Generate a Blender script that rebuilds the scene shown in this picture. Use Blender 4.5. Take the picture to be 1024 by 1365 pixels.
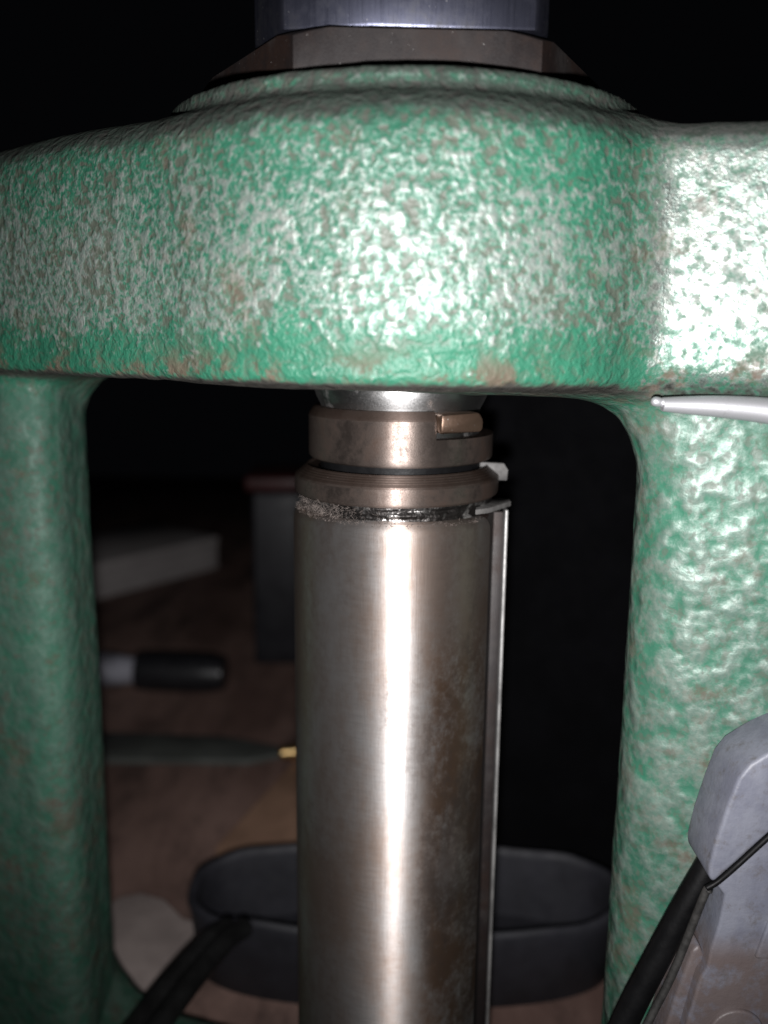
import bpy, bmesh, math, random
import numpy as np
from mathutils import Vector, Matrix

R = math.radians
random.seed(7)
for o in list(bpy.data.objects):
    bpy.data.objects.remove(o)
scene = bpy.context.scene

# ------------------------------------------------------------------ camera
# all building below is in millimetres: quill axis at x=y=0, z=0 at lens height;
# W() turns that into metres with the bench top at z=0
BENCH = -250.0
def W(p):
    return (p[0]*.001, p[1]*.001, (p[2]-BENCH)*.001)

PITCH, ROLL = R(11.2), R(0.6)
cam_d = bpy.data.cameras.new('camera')
cam = bpy.data.objects.new('camera', cam_d)
scene.collection.objects.link(cam)
scene.camera = cam
Fv = Vector((0, math.cos(PITCH), -math.sin(PITCH)))
Uv = Vector((0, math.sin(PITCH), math.cos(PITCH)))
Rv = Vector((1, 0, 0))
R2 = Rv*math.cos(ROLL) + Uv*math.sin(ROLL)
U2 = -Rv*math.sin(ROLL) + Uv*math.cos(ROLL)
m3 = Matrix((R2, U2, -Fv)).transposed()
cam.matrix_world = Matrix.Translation(Vector(W((-4, -222, 0)))) @ m3.to_4x4()
cam_d.sensor_fit = 'VERTICAL'
cam_d.sensor_height = 36.0
cam_d.lens = 36.0*1180/1365
cam_d.clip_start = .005
cam_d.clip_end = 20
cam_d.dof.use_dof = True
cam_d.dof.focus_distance = .192
cam_d.dof.aperture_fstop = 8.8

# ------------------------------------------------------------------ light: a phone flash beside the lens in a dark workshop
world = bpy.data.worlds.new('World')
scene.world = world
world.use_nodes = True
bgn = world.node_tree.nodes['Background']
bgn.inputs[0].default_value = (.75, .8, 1, 1)
bgn.inputs[1].default_value = .0015
fl = bpy.data.lights.new('phone_flash', 'SPOT')
fl.shadow_soft_size = .003
fl.spot_size = R(100)
fl.spot_blend = 1.0
fl.energy = 5.0
fl.color = (1.0, .985, .99)
flo = bpy.data.objects.new('phone_flash', fl)
scene.collection.objects.link(flo)
flo.location = W((-6, -221, -13))
flo.rotation_euler = (R(90-5), 0, R(-6))

vs = scene.view_settings
vs.view_transform = 'Standard'
vs.look = 'None'
vs.exposure = 0
vs.gamma = 1
vs.use_curve_mapping = False
scene.cycles.use_denoising = True
scene.cycles.max_bounces = 6
scene.cycles.sample_clamp_indirect = 4

# ------------------------------------------------------------------ helpers
def tag(o, label=None, cat=None, group=None, kind=None):
    if label: o['label'] = label
    if cat: o['category'] = cat
    if group: o['group'] = group
    if kind: o['kind'] = kind
    return o

def link(name, me, mat, parent=None, smooth=True, angle=None):
    me.materials.append(mat)
    o = bpy.data.objects.new(name, me)
    scene.collection.objects.link(o)
    if parent is not None:
        o.parent = parent
        o.matrix_parent_inverse = parent.matrix_basis.inverted()
    if smooth:
        if angle:
            me.shade_smooth()
            me.set_sharp_from_angle(angle=R(angle))
        else:
            me.shade_smooth()
    return o

def empty(name, loc):
    e = bpy.data.objects.new(name, None)
    e.empty_display_size = .01
    e.location = W(loc)
    scene.collection.objects.link(e)
    return e

def mesh(name, vs_, fs):
    me = bpy.data.meshes.new(name)
    me.from_pydata([W(v) for v in vs_], [], fs)
    bm = bmesh.new(); bm.from_mesh(me)
    bmesh.ops.recalc_face_normals(bm, faces=bm.faces)
    bm.to_mesh(me); bm.free()
    return me

def bevelled(me, w, seg=2, ang=25):
    bm = bmesh.new(); bm.from_mesh(me)
    ed = [e for e in bm.edges if len(e.link_faces) == 2 and e.calc_face_angle(0) > R(ang)]
    bmesh.ops.bevel(bm, geom=ed, offset=w*.001, segments=seg, profile=.5, affect='EDGES', clamp_overlap=True)
    bm.to_mesh(me); bm.free()
    return me

def prism_z(name, poly, z0, z1, bev=0, seg=2):
    n = len(poly)
    v = [(x, y, z0) for x, y in poly] + [(x, y, z1) for x, y in poly]
    f = [tuple(range(n))[::-1], tuple(range(n, 2*n))] + [(i, (i+1) % n, n+(i+1) % n, n+i) for i in range(n)]
    me = mesh(name, v, f)
    return bevelled(me, bev, seg) if bev else me

def prism_y(name, poly, y0, y1, bev=0, seg=2):
    """outline in x,z pushed from y0 (front) back to y1"""
    n = len(poly)
    v = [(x, y0, z) for x, z in poly] + [(x, y1, z) for x, z in poly]
    f = [tuple(range(n))[::-1], tuple(range(n, 2*n))] + [(i, (i+1) % n, n+(i+1) % n, n+i) for i in range(n)]
    me = mesh(name, v, f)
    return bevelled(me, bev, seg) if bev else me

def box(name, c, s, rz=0, bev=.3, seg=2, ry=0):
    v = []
    M = Matrix.Translation(Vector(c)) @ Matrix.Rotation(rz, 4, 'Z') @ Matrix.Rotation(ry, 4, 'Y')
    for dz in (-.5, .5):
        for dx, dy in ((-.5, -.5), (.5, -.5), (.5, .5), (-.5, .5)):
            v.append(tuple(M @ Vector((dx*s[0], dy*s[1], dz*s[2]))))
    f = [(3, 2, 1, 0), (4, 5, 6, 7), (0, 1, 5, 4), (1, 2, 6, 5), (2, 3, 7, 6), (3, 0, 4, 7)]
    me = mesh(name, v, f)
    return bevelled(me, bev, seg) if bev else me

def lathe(name, prof, n=160, cx=0, cy=0, rfun=None, thetas=None, caps=True):
    """prof: list of (r,z). theta 0 faces the camera (-y), positive towards +x"""
    th = thetas if thetas is not None else [2*math.pi*i/n for i in range(n)]
    n = len(th); v = []; f = []
    for j, (r, z) in enumerate(prof):
        for t in th:
            rr, zz = (r, z) if rfun is None else rfun(t, r, z, j)
            v.append((cx+rr*math.sin(t), cy-rr*math.cos(t), zz))
    for j in range(len(prof)-1):
        for i in range(n):
            a, b = j*n+i, j*n+(i+1) % n
            f.append((a, b, b+n, a+n))
    if caps:
        f.append(tuple(range(n))); f.append(tuple((len(prof)-1)*n+i for i in range(n))[::-1])
    return mesh(name, v, f)

def catmull(pts, n=10):
    P = [Vector(p) for p in pts]
    P = [P[0]*2-P[1]] + P + [P[-1]*2-P[-2]]
    out = []
    for i in range(1, len(P)-2):
        for k in range(n):
            t = k/n
            out.append(.5*((2*P[i]) + (P[i+1]-P[i-1])*t + (2*P[i-1]-5*P[i]+4*P[i+1]-P[i+2])*t*t
                           + (3*P[i]-P[i-1]-3*P[i+1]+P[i+2])*t**3))
    out.append(P[-2])
    return out

def tube_geo(path, rad, k=16, section=None, caps=True):
    """path of Vectors, rad scalar or list; section: k points (a,b) multiplied by rad"""
    n = len(path); v = []; f = []
    up = Vector((0, 0, 1)); prev = None
    for i, p in enumerate(path):
        t = (path[min(i+1, n-1)] - path[max(i-1, 0)]).normalized()
        if prev is None:
            a = t.cross(up) if abs(t.dot(up)) < .95 else t.cross(Vector((0, 1, 0)))
        else:
            a = prev - t*prev.dot(t)
        a.normalize(); prev = a
        b = t.cross(a)
        r = rad[i] if isinstance(rad, (list, tuple)) else rad
        for q in range(k):
            if section: ca, cb = section[q]
            else: ca, cb = math.cos(2*math.pi*q/k), math.sin(2*math.pi*q/k)
            v.append(tuple(p + a*ca*r + b*cb*r))
    for i in range(n-1):
        for q in range(k):
            f.append((i*k+q, i*k+(q+1) % k, (i+1)*k+(q+1) % k, (i+1)*k+q))
    if caps:
        f.append(tuple(range(k))[::-1]); f.append(tuple((n-1)*k+q for q in range(k)))
    return v, f

def tube(name, path, rad, k=16, section=None):
    return mesh(name, *tube_geo(path, rad, k, section))

# ------------------------------------------------------------------ materials
class NT:
    def __init__(s, name):
        s.m = bpy.data.materials.new(name); s.m.use_nodes = True
        s.t = s.m.node_tree; s.N = s.t.nodes; s.L = s.t.links
        s.b = s.N['Principled BSDF']
        s.tc = s.N.new('ShaderNodeTexCoord')
        mp = s.N.new('ShaderNodeMapping'); mp.inputs['Scale'].default_value = (1000, 1000, 1000)
        s.L.new(s.tc.outputs['Object'], mp.inputs['Vector'])
        s.mm = mp.outputs['Vector']              # object coordinates in millimetres
    def val(s, x, sock):
        if isinstance(x, (int, float)): sock.default_value = x
        elif isinstance(x, tuple): sock.default_value = x if len(x) == 4 else (*x, 1)
        else: s.L.new(x, sock)
    def noise(s, scale, detail=3, rough=.55, vec=None, dist=0, sc=None, w=None):
        n = s.N.new('ShaderNodeTexNoise')
        n.inputs['Scale'].default_value = scale; n.inputs['Detail'].default_value = detail
        n.inputs['Roughness'].default_value = rough; n.inputs['Distortion'].default_value = dist
        v = vec or s.mm
        if sc or w:
            mp = s.N.new('ShaderNodeMapping'); mp.inputs['Scale'].default_value = sc or (1, 1, 1)
            if w: mp.inputs['Location'].default_value = w
            s.L.new(v, mp.inputs['Vector']); v = mp.outputs['Vector']
        s.L.new(v, n.inputs['Vector'])
        return n.outputs['Fac']
    def ramp(s, x, a, b, lo=0., hi=1., smooth=True):
        n = s.N.new('ShaderNodeMapRange')
        n.interpolation_type = 'SMOOTHSTEP' if smooth else 'LINEAR'
        s.val(x, n.inputs[0]); n.inputs[1].default_value = a; n.inputs[2].default_value = b
        n.inputs[3].default_value = lo; n.inputs[4].default_value = hi
        return n.outputs[0]
    def math(s, op, a, b=0., c=None):
        n = s.N.new('ShaderNodeMath'); n.operation = op
        s.val(a, n.inputs[0]); s.val(b, n.inputs[1])
        if c is not None: s.val(c, n.inputs[2])
        return n.outputs[0]
    def mix(s, fac, a, b):
        n = s.N.new('ShaderNodeMix'); n.data_type = 'RGBA'
        s.val(fac, n.inputs[0]); s.val(a, n.inputs[6]); s.val(b, n.inputs[7])
        return n.outputs[2]
    def mixf(s, fac, a, b):
        n = s.N.new('ShaderNodeMix'); n.data_type = 'FLOAT'
        s.val(fac, n.inputs[0]); s.val(a, n.inputs[2]); s.val(b, n.inputs[3])
        return n.outputs[0]
    def xyz(s, v=None):
        n = s.N.new('ShaderNodeSeparateXYZ'); s.L.new(v or s.mm, n.inputs[0]); return n.outputs
    def bump(s, h, dist, strength=1., normal=None):
        n = s.N.new('ShaderNodeBump'); n.inputs['Distance'].default_value = dist*.001
        n.inputs['Strength'].default_value = strength
        s.L.new(h, n.inputs['Height'])
        if normal is not None: s.L.new(normal, n.inputs['Normal'])
        return n.outputs[0]
    def ground(s, a):
        """circumferential grinding marks on a turned part: the gloss stretches along the axis"""
        n = s.N.new('ShaderNodeTangent'); n.direction_type = 'RADIAL'; n.axis = 'Z'
        return dict(aniso=a, aniso_rot=.25, tangent=n.outputs[0])
    def set(s, **k):
        names = dict(color='Base Color', rough='Roughness', metal='Metallic', normal='Normal', spec='Specular IOR Level',
                     coat='Coat Weight', coat_rough='Coat Roughness', aniso='Anisotropic', sheen='Sheen Weight',
                     tint='Specular Tint', trans='Transmission Weight', aniso_rot='Anisotropic Rotation', tangent='Tangent', coat_normal='Coat Normal')
        for a, x in k.items(): s.val(x, s.b.inputs[names[a]])
        return s.m

def paint_mat():
    t = NT('green_hammertone')
    x, y, z = t.xyz()
    z = t.math('SUBTRACT', z, -BENCH)                      # height above lens in mm
    post = t.ramp(z, -9, -18)                               # 1 on the posts below the beam
    notpost = t.math('SUBTRACT', 1., post)
    n1 = t.noise(1.1, 4, .62, dist=.2)                      # fine paint texture
    lump = t.noise(.50, 2, .5, w=(9, 1, 4), dist=.25)       # hammered lumps
    blump = t.noise(.24, 1, .4, w=(2, 8, 1))               # broader casting lumps of the posts
    n3 = t.noise(.03, 4, .55)
    xj = t.math('ADD', x, t.math('MULTIPLY', t.math('SUBTRACT', t.noise(.3, 4, .65), .5), 7.))
    wing = t.math('MULTIPLY', t.ramp(xj, 44.5, 51), notpost)   # the flat right wing is smoother, with flash glare painted as paler flecks
    dull = t.math('MULTIPLY', post, t.ramp(x, -50, -70))     # the left post is more matt, greyer and less flecked
    # worn tops of the lumps: paint rubbed to a greyish gloss; edges of the beam keep more green
    cell = t.math('ADD', t.math('MULTIPLY', t.mixf(post, lump, t.math('ADD', t.math('MULTIPLY', blump, .65), t.math('MULTIPLY', lump, .35))), t.mixf(post, .55, .75)), t.math('MULTIPLY', n1, t.mixf(post, .45, .25)))
    cell = t.math('ADD', cell, t.math('MULTIPLY', t.math('SUBTRACT', n3, .5), .12))
    zj = t.math('ADD', z, t.math('MULTIPLY', t.math('SUBTRACT', t.noise(.06, 4, .65, w=(6, 2, 9)), .5), 26.))
    band = t.math('ADD', t.ramp(zj, 5, -6, 0, .17), t.ramp(zj, 18, 42, 0, .09))
    cell = t.math('SUBTRACT', cell, t.math('MULTIPLY', band, t.math('MULTIPLY', notpost, t.mixf(wing, 1., .45))))
    cell = t.math('ADD', cell, t.math('MULTIPLY', wing, .08))
    flank = t.math('MULTIPLY', t.math('MULTIPLY', t.ramp(x, 24, 34), t.ramp(x, 51, 45)), notpost)  # shade of the boss's turned-away right flank, painted as fewer pale flecks
    cell = t.math('SUBTRACT', cell, t.math('MULTIPLY', flank, .05))
    fleck = t.math('MULTIPLY', t.ramp(cell, .41, .59), t.mixf(post, 1., t.mixf(dull, .6, .3)))
    # brown grime lies in the hollows
    g2 = t.noise(.045, 4, .6, w=(3, 17, 9))
    hol = t.math('ADD', t.math('MULTIPLY', t.math('SUBTRACT', .5, lump), 1.25), t.math('MULTIPLY', t.math('SUBTRACT', g2, .5), .65))
    hol = t.math('ADD', hol, t.math('MULTIPLY', t.math('SUBTRACT', t.noise(.5, 4, .65, w=(1, 2, 3)), .5), .35))
    grime = t.math('MULTIPLY', t.ramp(hol, .02, .2), t.math('SUBTRACT', 1., t.math('MULTIPLY', notpost, t.ramp(z, 4, -3, 0, .6))))
    rim = t.math('MULTIPLY', t.ramp(z, 1, -8), notpost)
    rust = t.math('MULTIPLY', rim, t.ramp(t.noise(.11, 6, .7, w=(5, 5, 50)), .49, .60))
    chip = t.ramp(t.math('ADD', t.noise(.08, 6, .7, w=(15, 25, 5)), t.math('MULTIPLY', t.ramp(z, -60, -130), .05)), .56, .72)
    geo = t.N.new('ShaderNodeNewGeometry')
    nz = t.xyz(geo.outputs['Normal'])[2]
    dn = t.math('SUBTRACT', t.noise(.22, 5, .65), .5)
    topdirt_shade = t.ramp(t.math('ADD', t.math('ADD', nz, t.ramp(z, 37, 44, 0, .35)), t.math('MULTIPLY', dn, 1.2)), .12, .65)  # top dirt and grease, widened to paint the dimmer upturned edge
    topdirt_shade = t.math('MULTIPLY', topdirt_shade, t.ramp(z, -150, -100, .35, 1))
    lipdark = t.ramp(t.math('ADD', t.math('MULTIPLY', nz, -1.), t.math('MULTIPLY', t.math('SUBTRACT', t.noise(.5, 4, .6), .5), .8)), .5, .85)  # darker where the lip of the beam faces down
    lipdark = t.math('MULTIPLY', lipdark, t.ramp(z, -13.5, -10.5))
    green = t.mix(t.ramp(n3, .35, .65), (.011, .082, .048), (.016, .112, .065))
    worn = t.mix(t.ramp(t.noise(.9, 3, .6), .35, .65), (.13, .172, .152), (.205, .22, .20))
    col = t.mix(fleck, green, worn)
    col = t.mix(t.math('MULTIPLY', t.noise(.09, 4, .6, w=(7, 7, 1)), t.mixf(post, .12, t.mixf(dull, .4, .75))), col, (.062, .088, .076))  # grey film, heaviest on the left post
    col = t.mix(t.math('MULTIPLY', grime, t.mixf(wing, t.mixf(post, .72, .45), .25)), col, (.078, .064, .056))
    col = t.mix(t.math('MULTIPLY', t.math('MAXIMUM', rust, t.math('MULTIPLY', chip, .7)), .85), col, (.085, .055, .042))
    col = t.mix(lipdark, col, (.034, .032, .028))
    col = t.mix(t.math('MULTIPLY', topdirt_shade, .85), col, (.032, .031, .029))
    dirty = t.math('MAXIMUM', t.math('MAXIMUM', rust, chip), topdirt_shade)
    rough = t.mixf(fleck, .52, t.mixf(wing, t.mixf(post, .49, .43), .42))
    rough = t.mixf(grime, rough, .52)
    rough = t.mixf(dirty, rough, .72)
    spec = t.mixf(fleck, .38, .95)
    spec = t.mixf(grime, spec, .42)
    spec = t.mixf(dirty, spec, .15)
    spec = t.mixf(dull, spec, t.math('MULTIPLY', spec, .45))
    rough = t.mixf(dull, rough, t.math('ADD', rough, .1))
    metal = t.math('MULTIPLY', t.math('MULTIPLY', fleck, t.mixf(wing, t.mixf(post, .30, .42), .75)), t.math('SUBTRACT', 1., t.math('MAXIMUM', grime, dirty)))
    # relief
    h = t.math('ADD', t.math('MULTIPLY', n1, t.mixf(post, .12, .03)), t.math('MULTIPLY', lump, t.mixf(wing, t.mixf(post, .95, .14), .25)))
    h = t.math('ADD', h, t.math('MULTIPLY', blump, t.mixf(post, .3, t.mixf(dull, 1.35, .8))))
    h = t.math('ADD', h, t.math('MULTIPLY', t.noise(2.2, 3, .65), t.mixf(post, .05, .03)))
    nrm = t.bump(h, 1.1, .75)
    return t.set(color=col, rough=rough, spec=spec, metal=metal, normal=nrm)

def steel_mat(name, base, stain, rough=.34, amount=.5, streak=True, metal=.85, turned=0):
    t = NT(name)
    a = t.noise(.06, 5, .62, sc=(1, 1, .45))
    b = t.noise(.45, 5, .65, w=(3, 3, 3))
    s1 = t.math('ADD', a, t.math('MULTIPLY', t.math('SUBTRACT', b, .5), .45))
    st = t.ramp(s1, .62-amount*.35, .70)
    fine = t.noise(1.6, 5, .8, sc=(1, 1, .02)) if streak else t.noise(2.5, 4, .7)
    brown = t.mix(t.ramp(t.noise(.09, 3, .5, w=(9, 2, 5)), .4, .62), stain, tuple(c*.45+.02 for c in stain))
    col = t.mix(t.math('MULTIPLY', st, .9), base, brown)
    col = t.mix(t.ramp(fine, .45, .65, 0, .6 if streak else .25), col, tuple(c*(.35 if streak else .5) for c in base))
    if turned:
        g = t.N.new('ShaderNodeNewGeometry')
        film = t.ramp(t.xyz(g.outputs['True Normal'])[2], .15, .4)
        col = t.mix(t.math('MULTIPLY', film, .8), col, tuple(c*.5 for c in stain))
        st = t.math('MAXIMUM', st, film)
    rg = t.math('ADD', t.mixf(st, rough, rough+.14), t.ramp(fine, .35, .7, -.05, .07))
    col = t.mix(t.ramp(t.noise(1.9, 2, .5, w=(8, 8, 8)), .73, .78, 0, .45), col, (.45, .44, .42))     # dust specks
    nrm = t.bump(t.math('ADD', fine, t.math('MULTIPLY', b, .6)), .02, .8)
    return t.set(color=col, metal=t.mixf(st, metal, metal*.8), rough=rg, normal=nrm, **(t.ground(turned) if turned else {}))

def plain_mat(name, color, rough=.5, var=.25, scale=.1, spec=.4, bump=.0, bscale=.8, metal=0., detail=4):
    t = NT(name)
    n = t.noise(scale, detail, .6)
    col = t.mix(t.ramp(n, .3, .7), tuple(c*(1-var) for c in color), tuple(min(1, c*(1+var)) for c in color))
    k = dict(color=col, rough=t.ramp(t.noise(scale*3, 3, .6), .3, .7, rough-.08, min(1, rough+.08)), spec=spec, metal=metal)
    if bump: k['normal'] = t.bump(t.noise(bscale, 4, .6), bump)
    return t.set(**k)

M = {}
M['paint'] = paint_mat()
def quill_mat():
    """ground steel sleeve, lightly browned, with brown and dark smudges right of its front"""
    t = NT('quill_steel')
    x, y, z = t.xyz()
    a = t.noise(.04, 5, .6, sc=(1, 1, .4), w=(2, 0, 3))
    b = t.noise(.5, 5, .68, w=(3, 3, 3))
    c = t.noise(.05, 5, .65, sc=(1.6, 1, .5), w=(41, 6, 8))
    patina = t.ramp(t.math('ADD', a, t.math('MULTIPLY', t.math('SUBTRACT', b, .5), .2)), .34, .66)
    side = t.math('MULTIPLY', t.ramp(x, 2, 10), t.ramp(z, -BENCH-55, -BENCH-80))
    smudge = t.ramp(t.math('ADD', t.math('ADD', c, t.math('MULTIPLY', side, .12)), t.math('MULTIPLY', t.math('SUBTRACT', b, .5), .35)), .54, .74)
    rustst = t.math('MULTIPLY', side, t.ramp(t.math('ADD', t.noise(.07, 5, .7, w=(4, 1, 22), sc=(1, 1, .5)), t.math('MULTIPLY', t.math('SUBTRACT', b, .5), .3)), .34, .60))
    fine = t.noise(3.0, 3, .7, sc=(1, 1, .05))              # lengthwise wear marks
    turn = t.noise(2.4, 3, .7, sc=(.06, .06, 1), w=(0, 5, 0))   # turning marks
    pits = t.ramp(t.noise(1.5, 4, .7, w=(0, 9, 0)), .68, .76)
    col = t.mix(patina, (.53, .51, .50), (.35, .275, .235))
    col = t.mix(t.math('MULTIPLY', rustst, .95), col, (.155, .095, .062))
    col = t.mix(t.math('MULTIPLY', smudge, .65), col, (.115, .098, .092))
    col = t.mix(t.math('MULTIPLY', pits, .6), col, (.07, .05, .04))
    col = t.mix(t.ramp(fine, .5, .75, 0, .18), col, (.2, .18, .17))
    rg = t.math('ADD', t.mixf(patina, .51, .57), t.ramp(turn, .3, .7, -.02, .02))
    hh = t.math('ADD', t.math('ADD', t.math('MULTIPLY', fine, .7), t.math('MULTIPLY', turn, .45)), t.math('MULTIPLY', b, .4))
    nrm = t.bump(hh, .02, .8)
    m = t.set(color=col, metal=.9, rough=rg, normal=nrm, **t.ground(.72))
    p2 = t.N.new('ShaderNodeBsdfPrincipled')
    tn = t.ground(.95)
    t.L.new(col, p2.inputs['Base Color']); p2.inputs['Metallic'].default_value = 1.
    t.L.new(t.math('SUBTRACT', rg, .10), p2.inputs['Roughness']); t.L.new(nrm, p2.inputs['Normal'])
    p2.inputs['Anisotropic'].default_value = .955; p2.inputs['Anisotropic Rotation'].default_value = .25
    t.L.new(tn['tangent'], p2.inputs['Tangent'])
    mx = t.N.new('ShaderNodeMixShader')
    t.val(t.ramp(t.math('MAXIMUM', smudge, rustst), 0, 1, .5, .25), mx.inputs[0])
    t.L.new(t.b.outputs[0], mx.inputs[1]); t.L.new(p2.outputs[0], mx.inputs[2])
    t.L.new(mx.outputs[0], t.N['Material Output'].inputs['Surface'])
    return m
M['quill'] = quill_mat()
M['steel_brown'] = steel_mat('brown_steel', (.21, .17, .15), (.095, .062, .048), .46, .7, False, .95, .84)
M['steel_bright'] = steel_mat('bright_steel', (.5, .495, .49), (.3, .27, .25), .42, .2, False, 1., .6)
M['steel_dull'] = steel_mat('dull_steel', (.30, .29, .285), (.12, .10, .085), .42, .4, False, .9)
M['brass'] = steel_mat('brass', (.10, .064, .045), (.035, .021, .015), .40, .6, False, .8)
M['bolt'] = steel_mat('blued_steel', (.036, .038, .055), (.014, .014, .02), .32, .5, True, .85)
M['nut'] = steel_mat('black_steel', (.012, .009, .009), (.016, .006, .003), .48, .8, False, .3)

# ------------------------------------------------------------------ green cast frame: signed distance field -> surface nets
YAW = R(18)                                                  # the machine stands turned 18 degrees to the lens
XM = (math.cos(YAW), -math.sin(YAW)); YM = (math.sin(YAW), math.cos(YAW))
def mac(x, y, z):
    return (x*XM[0]+y*YM[0], x*XM[1]+y*YM[1], z)

def vnoise(P, scale, seed):
    """smooth value noise on points (n,3)"""
    rng = np.random.default_rng(seed)
    T = rng.random((64, 64, 64), dtype=np.float32)
    q = P*scale; i = np.floor(q).astype(np.int32); f = (q-i).astype(np.float32)
    f = f*f*f*(f*(f*6-15)+10)
    out = 0
    for dx in (0, 1):
        for dy in (0, 1):
            for dz in (0, 1):
                w = (f[:, 0] if dx else 1-f[:, 0])*(f[:, 1] if dy else 1-f[:, 1])*(f[:, 2] if dz else 1-f[:, 2])
                out = out + w*T[(i[:, 0]+dx) & 63, (i[:, 1]+dy) & 63, (i[:, 2]+dz) & 63]
    return out*2-1

def build_frame():
    h = 1.0
    xs = np.arange(-165, 135+h, h, dtype=np.float32)
    ys = np.arange(-70, 30+h, h, dtype=np.float32)
    zs = np.arange(-252, 56+h, h, dtype=np.float32)
    X = xs[:, None, None]; Y = ys[None, :, None]; Z = zs[None, None, :]
    def rbox2(u, v, cu, cv, hu, hv, r):
        a = np.abs(u-cu)-(hu-r); b = np.abs(v-cv)-(hv-r)
        return np.hypot(np.maximum(a, 0), np.maximum(b, 0)) + np.minimum(np.maximum(a, b), 0) - r
    def ext(d2, w, r):
        """2D distance with a slab distance w, edges rounded by r"""
        a = d2+r; b = w+r
        return np.hypot(np.maximum(a, 0), np.maximum(b, 0)) + np.minimum(np.maximum(a, b), 0) - r
    def smin(a, b, k):
        hh = np.maximum(k-np.abs(a-b), 0)/k
        return np.minimum(a, b) - hh*hh*k*.25
    def smax(a, b, k):
        return -smin(-a, -b, k)
    # posts and sill: a plate with a window, front face at y=-14, back at y=20
    plate = rbox2(Y, Z, 1, -128, 19, 126, 3) + 0*X
    win = rbox2(X, Z, -22.8, -116.5, 81.0, 107.5, 23) + (Y+14)*.02*0
    win = np.maximum(win + 0*Y, -(X+104-(20-Y)*.30) + 0*Z)
    post = smax(plate, -win, 14)
    # beam across the top, front face at y=-24
    top = 43.2 - .025*X
    mid = (top-11)/2; half = (top+11)/2
    a = np.abs(Z-mid)-half + 0*Y
    b = np.abs(Y-(-1))-23 + 0*X
    b = np.maximum(b, -X-10)
    r = 6.5
    beam = np.hypot(np.maximum(a+r, 0), np.maximum(b+r, 0)) + np.minimum(np.maximum(a+r, b+r), 0) - r
    # boss round the spindle, slightly barrelled, its bottom lip tight
    rad = np.hypot(X, Y)
    d2 = rad - (61.5 - ((Z-12)/26)**2*.9)
    boss = ext(d2, np.abs(Z-16.7)-26.1, 9.0)
    # the left arm leaves the boss tangentially and narrows away from it
    r1, r2, hh_ = 61.3, 21.0, 138.0
    bb = (r1-r2)/hh_; aa = math.sqrt(1-bb*bb)
    pu = np.abs(Y-1.0)+0*X; pv = -X+0*Y
    kk = -bb*pu+aa*pv
    cap = np.where(kk < 0, np.hypot(pu, pv)-r1, np.where(kk > aa*hh_, np.hypot(pu, pv-hh_)-r2, pu*aa+pv*bb-r1))
    arm = ext(cap + ((Z-12)/26)**2*.9, np.abs(Z-17.0)-26.6, 9.0)
    boss = smin(boss, arm, 4)
    lip = ext(np.minimum(rad-61.2, cap+.2), np.abs(Z-2)-11.6, 3.0)
    boss = np.minimum(boss, lip)
    # seat ring under the nut
    ring = ext(rad-54.2, np.abs(Z-42)-5.4, 1.2)
    body = smin(beam, boss, 7)
    body = smin(body, ring, 1.0)
    S = smin(body, post, 5.5)
    S = S.astype(np.float32)
    # lumpy sand-cast skin
    neg = S < 0
    nx, ny, nz = S.shape
    cross = np.zeros((nx-1, ny-1, nz-1), bool)
    corners = [(i, j, k) for i in (0, 1) for j in (0, 1) for k in (0, 1)]
    cnt = np.zeros((nx-1, ny-1, nz-1), np.int8)
    for i, j, k in corners:
        cnt += neg[i:nx-1+i, j:ny-1+j, k:nz-1+k]
    cross = (cnt > 0) & (cnt < 8)
    idx = np.full(cross.shape, -1, np.int32)
    ci = np.argwhere(cross)
    idx[cross] = np.arange(len(ci))
    acc = np.zeros((len(ci), 3), np.float32); num = np.zeros(len(ci), np.float32)
    edges = []
    for a_ in corners:
        for ax in range(3):
            if a_[ax] == 0:
                b_ = list(a_); b_[ax] = 1; edges.append((a_, tuple(b_), ax))
    for a_, b_, ax in edges:
        va = S[ci[:, 0]+a_[0], ci[:, 1]+a_[1], ci[:, 2]+a_[2]]
        vb = S[ci[:, 0]+b_[0], ci[:, 1]+b_[1], ci[:, 2]+b_[2]]
        c = (va < 0) != (vb < 0)
        t = np.where(c, va/np.where(c, va-vb, 1), 0)
        p = np.array(a_, np.float32)[None, :].repeat(len(ci), 0)
        p[:, ax] += t
        acc[c] += p[c]; num[c] += 1
    P = (ci + acc/num[:, None])*h + np.array([xs[0], ys[0], zs[0]], np.float32)
    # gradient normals
    Q = np.clip(np.round((P-np.array([xs[0], ys[0], zs[0]]))/h).astype(int), 1, np.array(S.shape)-2)
    G = np.stack([S[Q[:, 0]+1, Q[:, 1], Q[:, 2]]-S[Q[:, 0]-1, Q[:, 1], Q[:, 2]],
                  S[Q[:, 0], Q[:, 1]+1, Q[:, 2]]-S[Q[:, 0], Q[:, 1]-1, Q[:, 2]],
                  S[Q[:, 0], Q[:, 1], Q[:, 2]+1]-S[Q[:, 0], Q[:, 1], Q[:, 2]-1]], 1)
    G /= np.linalg.norm(G, axis=1, keepdims=True)+1e-9
    onpost = np.clip((-8-P[:, 2])/10, 0, 1)
    d = vnoise(P, .22, 1)*(.10+.08*onpost) + vnoise(P, .45, 2)*(.05+.05*onpost) + vnoise(P, .03, 3)*.5
    P = P + G*d[:, None]
    quads = []
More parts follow.
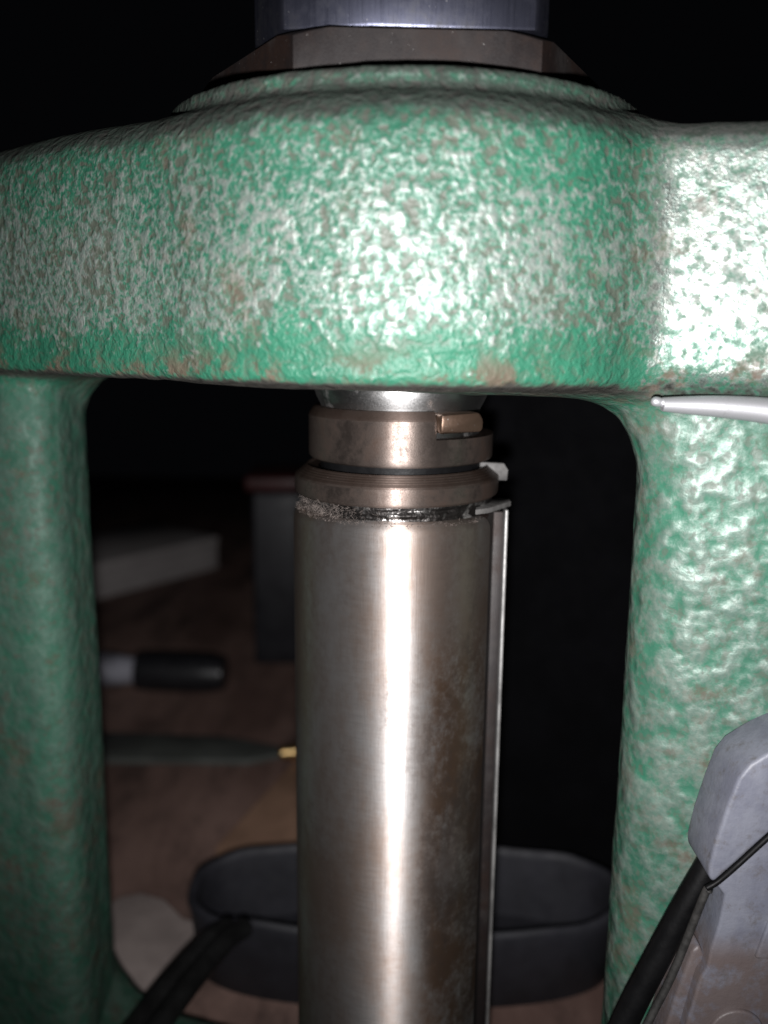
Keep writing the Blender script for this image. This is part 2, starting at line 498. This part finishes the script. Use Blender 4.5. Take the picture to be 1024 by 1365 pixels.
    for ax in range(3):
        o1, o2 = [(1, 2), (2, 0), (0, 1)][ax]
        sl = [slice(None)]*3; sl2 = [slice(None)]*3
        sl[ax] = slice(0, -1); sl2[ax] = slice(1, None)
        ca = neg[tuple(sl)]; cb = neg[tuple(sl2)]
        e = np.argwhere(ca != cb)
        ok = (e[:, o1] > 0) & (e[:, o2] > 0) & (e[:, o1] < S.shape[o1]-1) & (e[:, o2] < S.shape[o2]-1)
        e = e[ok]
        def cell(d1, d2):
            c = e.copy(); c[:, o1] -= d1; c[:, o2] -= d2
            return idx[c[:, 0], c[:, 1], c[:, 2]]
        q = np.stack([cell(1, 1), cell(0, 1), cell(0, 0), cell(1, 0)], 1)
        flip = ~ca[e[:, 0], e[:, 1], e[:, 2]]
        q[flip] = q[flip][:, ::-1]
        quads.append(q)
    q = np.concatenate(quads); q = q[(q >= 0).all(1)]
    Wd = np.empty_like(P)
    Wd[:, 0] = P[:, 0]*XM[0]+P[:, 1]*YM[0]
    Wd[:, 1] = P[:, 0]*XM[1]+P[:, 1]*YM[1]
    Wd[:, 2] = P[:, 2]-BENCH
    Wd *= .001
    me = bpy.data.meshes.new('machine_frame')
    me.vertices.add(len(Wd)); me.vertices.foreach_set('co', Wd.astype(np.float32).ravel())
    me.loops.add(len(q)*4); me.loops.foreach_set('vertex_index', q.astype(np.int32).ravel())
    me.polygons.add(len(q))
    me.polygons.foreach_set('loop_start', np.arange(0, len(q)*4, 4, dtype=np.int32))
    me.update(); me.validate()
    return me

# the bench (the setting)
def bench_mat():
    t = NT('bench_board')
    n = t.noise(.012, 6, .65, sc=(1, .35, 1))
    b = t.noise(.03, 6, .7, w=(4, 4, 4), sc=(1, .4, 1))
    col = t.mix(t.ramp(n, .35, .65), (.12, .072, .06), (.24, .155, .13))
    col = t.mix(t.ramp(b, .45, .75), col, (.045, .03, .027))
    return t.set(color=col, rough=.75, spec=.25, normal=t.bump(t.noise(.3, 5, .6), .3))
M['bench'] = bench_mat()
o = link('workbench_top', box('workbench_top', (-100, 500, BENCH-15), (1200, 1700, 30), 0, 2), M['bench'])
tag(o, kind='structure')

o = link('machine_frame', build_frame(), M['paint'])
tag(o, 'green hammertone cast iron machine frame with a tall window, worn silvery and stained brown', 'machine frame')

# ------------------------------------------------------------------ nut and bolt head on top
def hexpoly(r, rot, c=(0, 0)):
    return [(c[0]+r*math.sin(rot+R(30+60*i)), c[1]-r*math.cos(rot+R(30+60*i))) for i in range(6)]

def chamfered_prism(name, poly, z0, z1, rc0, rc1, ch, n=14):
    """straight sided prism turned to a cone at both ends, so each flat gets the arched nut edge"""
    v = []; f = []; ring = []
    m = len(poly)
    for i in range(m):
        a, b = Vector(poly[i]), Vector(poly[(i+1) % m])
        for k in range(n):
            ring.append(a.lerp(b, k/n))
    N = len(ring)
    rows = []
    slope = math.tan(R(28))
    for p in ring:
        e1 = max(0, p.length-rc1)*slope; e0 = max(0, p.length-rc0)*slope
        rows.append((p, z0+e0, z1-e1))
    for p, a, b in rows: v.append((p.x*min(1, rc0/p.length), p.y*min(1, rc0/p.length), z0))
    for p, a, b in rows: v.append((p.x, p.y, a+.02))
    for p, a, b in rows: v.append((p.x, p.y, b-.02))
    for p, a, b in rows: v.append((p.x*min(1, rc1/p.length), p.y*min(1, rc1/p.length), z1))
    for j in range(3):
        for i in range(N):
            f.append((j*N+i, j*N+(i+1) % N, (j+1)*N+(i+1) % N, (j+1)*N+i))
    f.append(tuple(range(N))[::-1]); f.append(tuple(3*N+i for i in range(N)))
    return mesh(name, v, f)

me = chamfered_prism('hex_lock_nut', hexpoly(47.2, R(2.2)), 46.6, 56.9, 46.4, 44.3, 1)
o = link('hex_lock_nut', bevelled(me, .35, 2, 40), M['nut'], angle=28)
tag(o, 'thin dark rusty hexagonal lock nut seated on top of the green frame', 'nut')

# bolt head: round blank with a broad milled front and corner flats
def bolt_poly():
    pts = [(-25.0, -34.4), (-7.6, -37.2), (24.8, -35.6), (27.6, -31.5), (29.0, -14), (29, 14), (24, 31), (0, 38), (-25, 31), (-31.5, 16), (-33.2, -12), (-31.6, -24.5)]
    return pts
me = prism_z('bolt_head', bolt_poly(), 58.4, 92, .7, 2)
o = link('bolt_head', me, M['bolt'], angle=30)
bolt = o
tag(o, 'blue grey milled steel bolt head above the dark hexagonal nut', 'bolt head')
lathe_me = lathe('bolt_shank', [(29, 59), (29, 40)], 48)
link('bolt_shank', lathe_me, M['nut'], bolt)

# ------------------------------------------------------------------ spindle quill
quill = empty('spindle_quill', (0, 0, -232))
tag(quill, 'brown tinged ground steel quill with stacked collars standing in the frame window', 'quill')

def slot_thetas(n, cuts):
    th = [2*math.pi*i/n for i in range(n)]
    for c in cuts:
        th += [c-R(.05), c+R(.05)]
    return sorted(t % (2*math.pi) for t in th)

# shaft
link('shaft', lathe('shaft', [(21.4, 6), (21.4, -13.0), (21.2, -14.0), (20.2, -16.0), (19.6, -17.2), (19.4, -30)], 128), M['steel_bright'], quill, angle=30)

# slotted ring nut with a notch on its right front
A0, A1 = R(19.5), R(150)
def ring_fun(t, r, z, j):
    if A0 < t < A1 and z > -23.0:
        return (min(r, 19.8) if False else r, -23.0) if r > 19.9 else (r, -23.0)
    return r, z
prof = [(19.7, -16.7), (21.3, -16.6), (21.9, -16.9), (22.9, -18.4), (23.05, -18.8)] + [(23.05, -18.8-i*(9.7/10)) for i in range(1, 11)] + [(22.7, -29.1), (21.9, -29.5), (19.7, -29.5)]
ringnut = link('slotted_nut', lathe('slotted_nut', prof, thetas=slot_thetas(160, [A0, A1]), rfun=ring_fun, caps=False), M['steel_brown'], quill, angle=32)

# brass key lying in the notch
key = prism_y('brass_key', [(0, -21.4), (10.6, -21.2), (11.0, -18.4), (9.8, -16.7), (0, -17.0)], -3.2, 3.2, .8, 2)
kb = Matrix.Translation(Vector(W((0, 0, 0)))) 
for v in key.vertices:
    x, y, z = v.co.x*1000, v.co.y*1000, v.co.z
    x2 = x+8.0; a = R(22)
    px, py = x2*math.cos(a)-y*math.sin(a), x2*math.sin(a)+y*math.cos(a)
    v.co.x, v.co.y = px*.001+random.uniform(-1, 1)*.00012, (py-23.6)*.001+random.uniform(-1, 1)*.00012
    v.co.z += random.uniform(-1, 1)*.00014
link('brass_key', key, M['brass'], ringnut, angle=30)

# flanged collar: coned turned top, cylindrical rim
prof = [(19.7, -31.7), (22.1, -31.6), (22.4, -31.2)]
for i in range(10):
    u = i/9
    prof.append((22.6+2.5*u + (.10 if i % 2 else -.05), -31.1-2.1*u))
prof += [(25.55, -33.5), (25.7, -34.0), (25.7, -37.3), (25.5, -37.8), (24.9, -38.3), (22.8, -38.3), (19.7, -38.3)]
def wob(t, r, z, j): return (r, z + .12*math.sin(t+1.2))
link('flanged_collar', lathe('flanged_collar', prof, 160, cx=-.9, rfun=wob, caps=False), M['steel_brown'], quill, angle=24)

# bright groove between collar and sleeve
gprof = [(23.3, -37.9)] + [(23.3+.25*math.sin(i*1.7), -38.2-i*.45) for i in range(9)] + [(22.5, -42.4)]
def gw(t, r, z, j): return (r+.22*math.sin(5*t+z*2)+.15*math.sin(11*t-z*3), z)
def race_mat():
    t = NT('mottled_steel')
    n = t.noise(.22, 4, .6)
    col = t.mix(t.ramp(n, .33, .52), (.30, .29, .28), (.018, .016, .015))  # pale steel broken by near-black blotches
    return t.set(color=col, metal=.8, rough=t.ramp(n, .4, .6, .28, .5), normal=t.bump(t.noise(.3, 3, .6, w=(3, 1, 2)), .9, .9))
link('inner_race', lathe('inner_race', gprof, 180, rfun=gw, caps=False), race_mat(), quill)

# sleeve with keyway
K0, K1 = R(52), R(102)
def sleeve_fun(t, r, z, j):
    if K0 < t < K1 and r > 24.6:
        c = 23.6/math.cos(t-(K0+K1)/2)
        return (min(r, c), z)
    return r, z
prof = [(22.0, -41.6), (24.5, -41.7), (25.4, -41.9), (26.3, -42.6), (26.8, -43.4), (26.95, -44.2)] + [(27, -45-i*6.2) for i in range(31)]
sleeve = link('sleeve', lathe('sleeve', prof, thetas=slot_thetas(200, [K0, K1]), rfun=sleeve_fun), M['quill'], quill, angle=25)

M['tab'] = plain_mat('tab_steel', (.075, .072, .07), .6, .35, .3, .3, .05, .6)
sleeve.data.materials.append(M['nut'])
for p_ in sleeve.data.polygons:
    cx_, cy_ = p_.center.x*1000, p_.center.y*1000
    if K0 < math.atan2(cx_, -cy_) < K1 and math.hypot(cx_, cy_) < 26.4:
        p_.material_index = 1                              # near-black keyway floor, its grazing-angle shade put in the colour
# guide rail in the keyway with its hooked top, and the washer tab above
M['rail'] = plain_mat('rail_steel', (.2, .195, .19), .5, .35, .12, .5, .05, .6, .5)
link('guide_rail', box('guide_rail', (26.6, -3.5, -136), (.8, 4.6, 188), 0, .25), M['rail'], sleeve, angle=30)
link('rail_gap_fill', box('rail_gap_fill', (24.2, .5, -136.5), (5.0, 2.4, 186), 0, .2), M['nut'], sleeve, angle=30)  # dark strip added to stand for the shaded gap beside the rail
link('rail_hook', prism_z('rail_hook', [(17.5, -17.5), (21, -15.2), (27.5, -5.9), (27.5, -1.5), (20, -1.5)], -41.0, -39.7, .2), M['tab'], sleeve, angle=30)
link('locking_tab', prism_y('locking_tab', [(19, -34.8), (26.7, -35.0), (26.9, -32.4), (25.8, -30.7), (19, -30.4)], -3.0, -1.0, .12), M['tab'], quill, angle=30)

# lint and swarf caught in the groove and on the sleeve rim
def lint():
    V = []; Fc = []
    rng = random.Random(3)
    for n in range(620):
        if n < 380:
            t = R(rng.gauss(-52, 17)); r0 = 23.6+rng.random()*1.9; z = -38.6-rng.random()*3.2
        else:
            t = R(rng.uniform(-95, 50)); r0 = 25.0+rng.random()*1.3; z = -41.6-(r0-24.8)*.45
        if abs(t) > R(110): continue
        L = rng.uniform(.5, 2.0) if n < 380 else rng.uniform(.25, .9)
        p = Vector((r0*math.sin(t), -r0*math.cos(t), z))
        d = Vector((rng.gauss(0, 1), rng.gauss(0, .7), rng.gauss(0, .55))).normalized()
        path = []
        for k in range(5):
            path.append(p.copy()); d = (d+Vector((rng.gauss(0, .5), rng.gauss(0, .4), rng.gauss(0, .5)))).normalized()
            p = p + d*L/4
            rr = math.hypot(p.x, p.y)
            if rr < 23.7: p.x *= 23.8/rr; p.y *= 23.8/rr
            if rr > 26.6: p.x *= 26.5/rr; p.y *= 26.5/rr
        v, f = tube_geo(path, rng.uniform(.03, .062), 3, caps=False)
        o_ = len(V); V += v; Fc += [tuple(i+o_ for i in q) for q in f]
    return mesh('lint', V, Fc)
lo = link('lint', lint(), plain_mat('lint_grey', (.10, .083, .074), .9, .6, .6), sleeve)
lo['kind'] = 'stuff'

# ------------------------------------------------------------------ aluminium lever under the beam at the right
M['alu'] = steel_mat('cast_aluminium', (.36, .36, .375), (.2, .195, .195), .5, .3, False, .6)
lev = empty('clamp_lever', (72, -42, -14))
tag(lev, 'bright aluminium clamp lever tucked under the right end of the beam', 'lever')
pth = catmull([(51.0, -45.5, -12.6), (56, -45.5, -12.7), (63, -46, -12.9), (72, -47, -13.6), (82, -49, -15.2), (96, -53, -18)], 8)
rads = [1.4+1.15*min(1, i/26)+.3*(i/40) for i in range(len(pth))]
sec = [(math.cos(2*math.pi*q/16)*1.0, math.sin(2*math.pi*q/16)*1.0) for q in range(16)]
link('arm', tube('arm', pth, rads, 16, sec), M['alu'], lev, angle=50)
kp = [Vector((48.7+i*.33, -45.5, -11.9-.05*i)) for i in range(8)]
kr = [.4, .8, .95, 1.0, 1.0, .95, .85, 1.0]
link('tip', tube('tip', kp, kr, 14), M['alu'], lev, angle=50)

# ------------------------------------------------------------------ grey arm at the lower right with its cable
def grey_mat():
    t = NT('grey_cast_arm')
    n = t.noise(.12, 5, .65)
    x, y, z = t.xyz()
    z = t.math('SUBTRACT', z, -BENCH)
    st = t.math('MULTIPLY', t.ramp(z, -121, -130), t.ramp(t.noise(.16, 5, .65, w=(2, 2, 2)), .28, .55))
    col = t.mix(t.ramp(n, .35, .65), (.10, .104, .132), (.135, .14, .168))
    col = t.mix(t.math('MULTIPLY', st, .75), col, (.085, .058, .046))
    col = t.mix(t.ramp(t.noise(.3, 6, .75), .5, .72, 0, .7), col, (.07, .062, .06))
    return t.set(color=col, rough=.5, spec=.45, normal=t.bump(t.noise(.8, 4, .65), .12))
M['grey'] = grey_mat()
M['rubber'] = plain_mat('black_rubber_and_shade', (.003, .003, .0033), .5, .3, .1, .12, .06, .9)
arm = empty('grey_arm', (80, -40, -150))
tag(arm, 'blue grey cast metal arm with brown stain in front of the right post', 'machine arm')
up = [(73.6, -81.3), (70.2, -83.8), (68.2, -86.8), (66.6, -92.6), (64.8, -100.5), (63.9, -106.6), (64.0, -109.0), (65.0, -110.4), (75.2, -99.2), (88, -86), (88, -72)]
me = prism_y('upper_housing', up, -57, -43, 1.5, 4)
link('upper_housing', me, M['grey'], arm, angle=50)
dn = [(66.0, -111.4), (68.3, -114.2), (67.6, -121.2), (66.3, -127), (65.9, -131.5), (64.6, -133.8), (62.8, -143.9), (60.5, -158), (92, -158), (92, -84), (76.2, -100.4)]
me = prism_y('lower_plate', dn, -55.6, -45, .7, 3)
low = link('lower_plate', me, M['grey'], arm, angle=50)
me = prism_y('flange_edge', [(63.6, -129.5), (65.2, -128.2), (66.6, -131), (61.5, -158), (57.5, -158), (60.6, -142)], -52.6, -43, .8, 3)
link('flange_edge', me, M['grey'], arm, angle=50)
def disc_y(name, cx, cz, r, y0, y1, bev):
    n = 40
    return prism_y(name, [(cx+r*math.cos(2*math.pi*i/n), cz+r*math.sin(2*math.pi*i/n)) for i in range(n)], y0, y1, bev, 3)
link('boss', disc_y('boss', 73.2, -147.0, 6.0, -56.6, -54, .5), M['grey'], low, angle=30)
link('raised_pad', prism_y('raised_pad', [(75.6, -128.4), (81, -128.4), (81, -114), (77.6, -120)], -56.5, -54, .5, 3), M['grey'], low, angle=40)
link('stay', box('stay', (84, -38, -120), (8, 16, 40), 0, 1), M['grey'], arm, angle=40)
# rubber seam between the two halves
sp = [Vector(p) for p in ((63.6, -56.9, -111.6), (66, -56.9, -109.9), (70, -57.0, -105.6), (75.4, -57.0, -99.6), (84, -57, -90.5))]
link('seam', tube('seam', catmull([tuple(p) for p in sp], 8), .65, 10), M['rubber'], arm)

link('neck_shade', lathe('neck_shade', [(20.1, -29.2), (20.1, -31.9)], 96, caps=False), M['rubber'], quill)  # steel neck coloured black to paint the shadowed gap under the ring nut
cab = empty('power_cable', (50, -52, -148))
tag(cab, 'thick black cable rising into the blue grey arm at lower right', 'cable')
cp = catmull([(30, -62, -205), (40.5, -56, -174), (49.9, -52, -149.2), (57.0, -51, -131.8), (63.8, -50.5, -116.0), (70.5, -49.5, -103), (76, -49, -95)], 10)
cr = [3.2-.7*i/len(cp) for i in range(len(cp))]
link('sheath', tube('sheath', cp, cr, 22), M['rubber'], cab)
rp = catmull([(33.4, -64.2, -207), (44.0, -58.4, -175.5), (53.0, -54.6, -150.6), (59.3, -54.0, -134), (63.6, -56.0, -114.2), (64.4, -56.6, -112)], 10)
link('ridge', tube('ridge', rp, .85, 10), plain_mat('worn_rubber', (.022, .021, .02), .6, .4, .5), cab)

# ------------------------------------------------------------------ things behind the frame
M['plastic_dark'] = plain_mat('dark_grey_plastic', (.019, .019, .024), .6, .2, .05, .4, .08, .5)
dish = empty('oval_dish', (6, 98, BENCH))
tag(dish, 'dark grey oval plastic dish on the bench behind the quill', 'dish')
def oval(prof, name):
    n = 192; v = []; f = []
    for (s, z) in prof:
        for i in range(n):
            t = 2*math.pi*i/n
            c, q = math.cos(t), math.sin(t)
            e = .78
            ax, by = 87*s, 31.5*(1-(1-s)*2.2)
            v.append((6+ax*math.copysign(abs(c)**e, c), 98+by*math.copysign(abs(q)**e, q)-(0), z+(.9*math.sin(3*t+.5)+1.1*math.exp(-((t-4.0)/.22)**2)-.9*math.exp(-((t-3.7)/.2)**2)+.35*math.sin(11*t))*(z > -230)))
    for j in range(len(prof)-1):
        for i in range(n): f.append((j*n+i, j*n+(i+1) % n, (j+1)*n+(i+1) % n, (j+1)*n+i))
    f.append(tuple(range(n))[::-1])
    f.append(tuple((len(prof)-1)*n+i for i in range(n)))
    return mesh(name, v, f)
link('bowl', oval([(.94, -249.8), (.955, -249), (.985, -222), (.997, -218), (.99, -216.2), (.975, -215.6), (.958, -216.4), (.952, -219), (.92, -246)], 'bowl'), M['plastic_dark'], dish, angle=60)

M['rubber_glossy'] = plain_mat('glossy_rubber', (.010, .010, .010), .38, .3, .1, .5, .05, .6)
cab2 = empty('twin_cable', (-75, 22, -222))
tag(cab2, 'black twin core cable climbing over the sill to the oval dish', 'cable')
for k, dx in enumerate((-3.3, 3.3)):
    c2 = catmull([(-100+dx, -78, -240), (-91+dx, -45, -219), (-81+dx, 2, -213.5), (-75+dx, 22, -212), (-68+dx, 41, -211), (-61.5+dx*.9, 58, -211.5), (-57+dx*.9, 68, -214)], 10)
    link('core', tube('core', c2, 3.9, 16), M['rubber_glossy'], cab2)

M['scrap'] = plain_mat('pale_leather', (.36, .30, .28), .8, .2, .04, .2, .1, .6)
me = prism_z('leather_scrap', [(-128, 118), (-120, 131), (-110.7, 134), (-99.4, 129.5), (-92, 121), (-88.3, 116.8), (-82, 114.5), (-74, 108), (-68, 98), (-78, 78), (-92, 68), (-118, 74)], BENCH+.2, BENCH+4.6, 1.0, 3)
tag(link('leather_scrap', me, M['scrap'], angle=40), 'pale pinkish scrap lying behind the lower left window corner', 'scrap')

M['ply'] = plain_mat('plywood', (.34, .205, .14), .7, .2, .03, .25, .15, .3)
me = prism_z('plywood_offcut', [(-50, 275), (-84.4, 170), (-80, 150), (10, 150), (20, 240)], BENCH+.2, BENCH+5, .5)
tag(link('plywood_offcut', me, M['ply'], angle=40), 'orange brown plywood offcut half hidden behind the quill', 'wood offcut')

scr = empty('brass_screw', (-60, 258, -241))
tag(scr, 'small shiny brass screw end lying left of the quill', 'screw')
def thread_tube():
    path = []; rad = []
    for i in range(60):
        u = i/59
        path.append(Vector((-63.5+u*26.5, 258.7+u*5.3, -239.6)))
        rad.append((3.9 if (i//3) % 2 else 4.9) if i > 2 else [2.6, 3.6, 4.5][i])
    return tube('thread', path, rad, 18)
M['brass_shiny'] = plain_mat('shiny_brass', (.85, .62, .30), .25, .1, .3, .5, metal=1.)
link('thread', thread_tube(), M['brass_shiny'], scr, angle=40)
link('head', tube('head', [Vector((-37, 264, -239.6)), Vector((-36.8, 264, -239.6)), Vector((-32, 265, -239.6)), Vector((-30, 265.4, -239.6))], [3, 8.5, 8.5, 6], 6), M['brass_shiny'], scr, angle=30)

M['bar'] = plain_mat('oxidised_bar', (.065, .07, .064), .55, .3, .03, .5)
me = prism_z('steel_bar', [(-215, 300), (-210, 262), (-82.7, 262), (-63, 272), (-66, 281), (-102, 294)], BENCH+.2, BENCH+4, .8)
tag(link('steel_bar', me, M['bar'], angle=40), 'flat grey green metal bar lying across the bench', 'bar')

tb = empty('capped_tube', (-160, 372, BENCH))
tag(tb, 'white tube with black screw cap lying on the bench at left', 'tube')
def tpath(x0, x1): return [Vector((x0+(x1-x0)*i/6, 374-(x0+(x1-x0)*i/6+160)*.06, BENCH+14.5)) for i in range(7)]
M['white_plastic'] = plain_mat('white_plastic', (.2, .2, .23), .5, .5, .05)
link('body', tube('body', tpath(-265, -175), [11, 12.5, 12.5, 12.5, 12.5, 11, 8.5], 32), M['white_plastic'], tb, angle=40)
link('cap', tube('cap', tpath(-178, -116), [13.2, 14, 14, 14, 14, 13.6, 11.5], 32), plain_mat('black_plastic', (.012, .012, .014), .4, .2, .1), tb, angle=40)

wb = empty('carton', (-260, 650, BENCH))
tag(wb, 'pale white carton lying on the bench at far left', 'box')
M['card'] = plain_mat('white_card', (.33, .305, .30), .8, .12, .02)
ang = math.atan2(95.6, 72.2)
link('tray', box('tray', (-286, 672, BENCH+13), (190, 110, 26), ang, 1), M['card'], wb, angle=30)
link('lid', box('lid', (-286, 672, BENCH+31), (192, 112, 9), ang, 1.2), M['card'], wb, angle=30)

tin = empty('tin_box', (-60, 455, BENCH))
tag(tin, 'tall dark grey box with dull red lid behind the quill', 'box')
link('body', box('body', (-58, 460, BENCH+68), (92, 66, 135), R(2), 3, 3), plain_mat('grey_tin', (.011, .011, .014), .5, .2, .03), tin, angle=30)
link('lid', box('lid', (-59, 459, BENCH+142), (100, 72, 12), R(2), 3, 3), plain_mat('red_lid', (.028, .004, .004), .5, .2, .03), tin, angle=30)

col = empty('black_backdrop', (95, 200, BENCH))  # added black block that keeps the right of the window dark
tag(col, 'matte black column made up to darken the window on the right', 'backdrop')
M['black'] = plain_mat('matte_black', (.0025, .0025, .003), .9, .2, .05, .04)
link('shaft', box('shaft', (95, 200, BENCH+138), (200, 100, 270), 0, 8, 4), M['black'], col, angle=30)
link('backdrop_base', box('backdrop_base', (97, 205, BENCH+4), (206, 112, 7.5), 0, 2, 2), M['black'], col, angle=30)
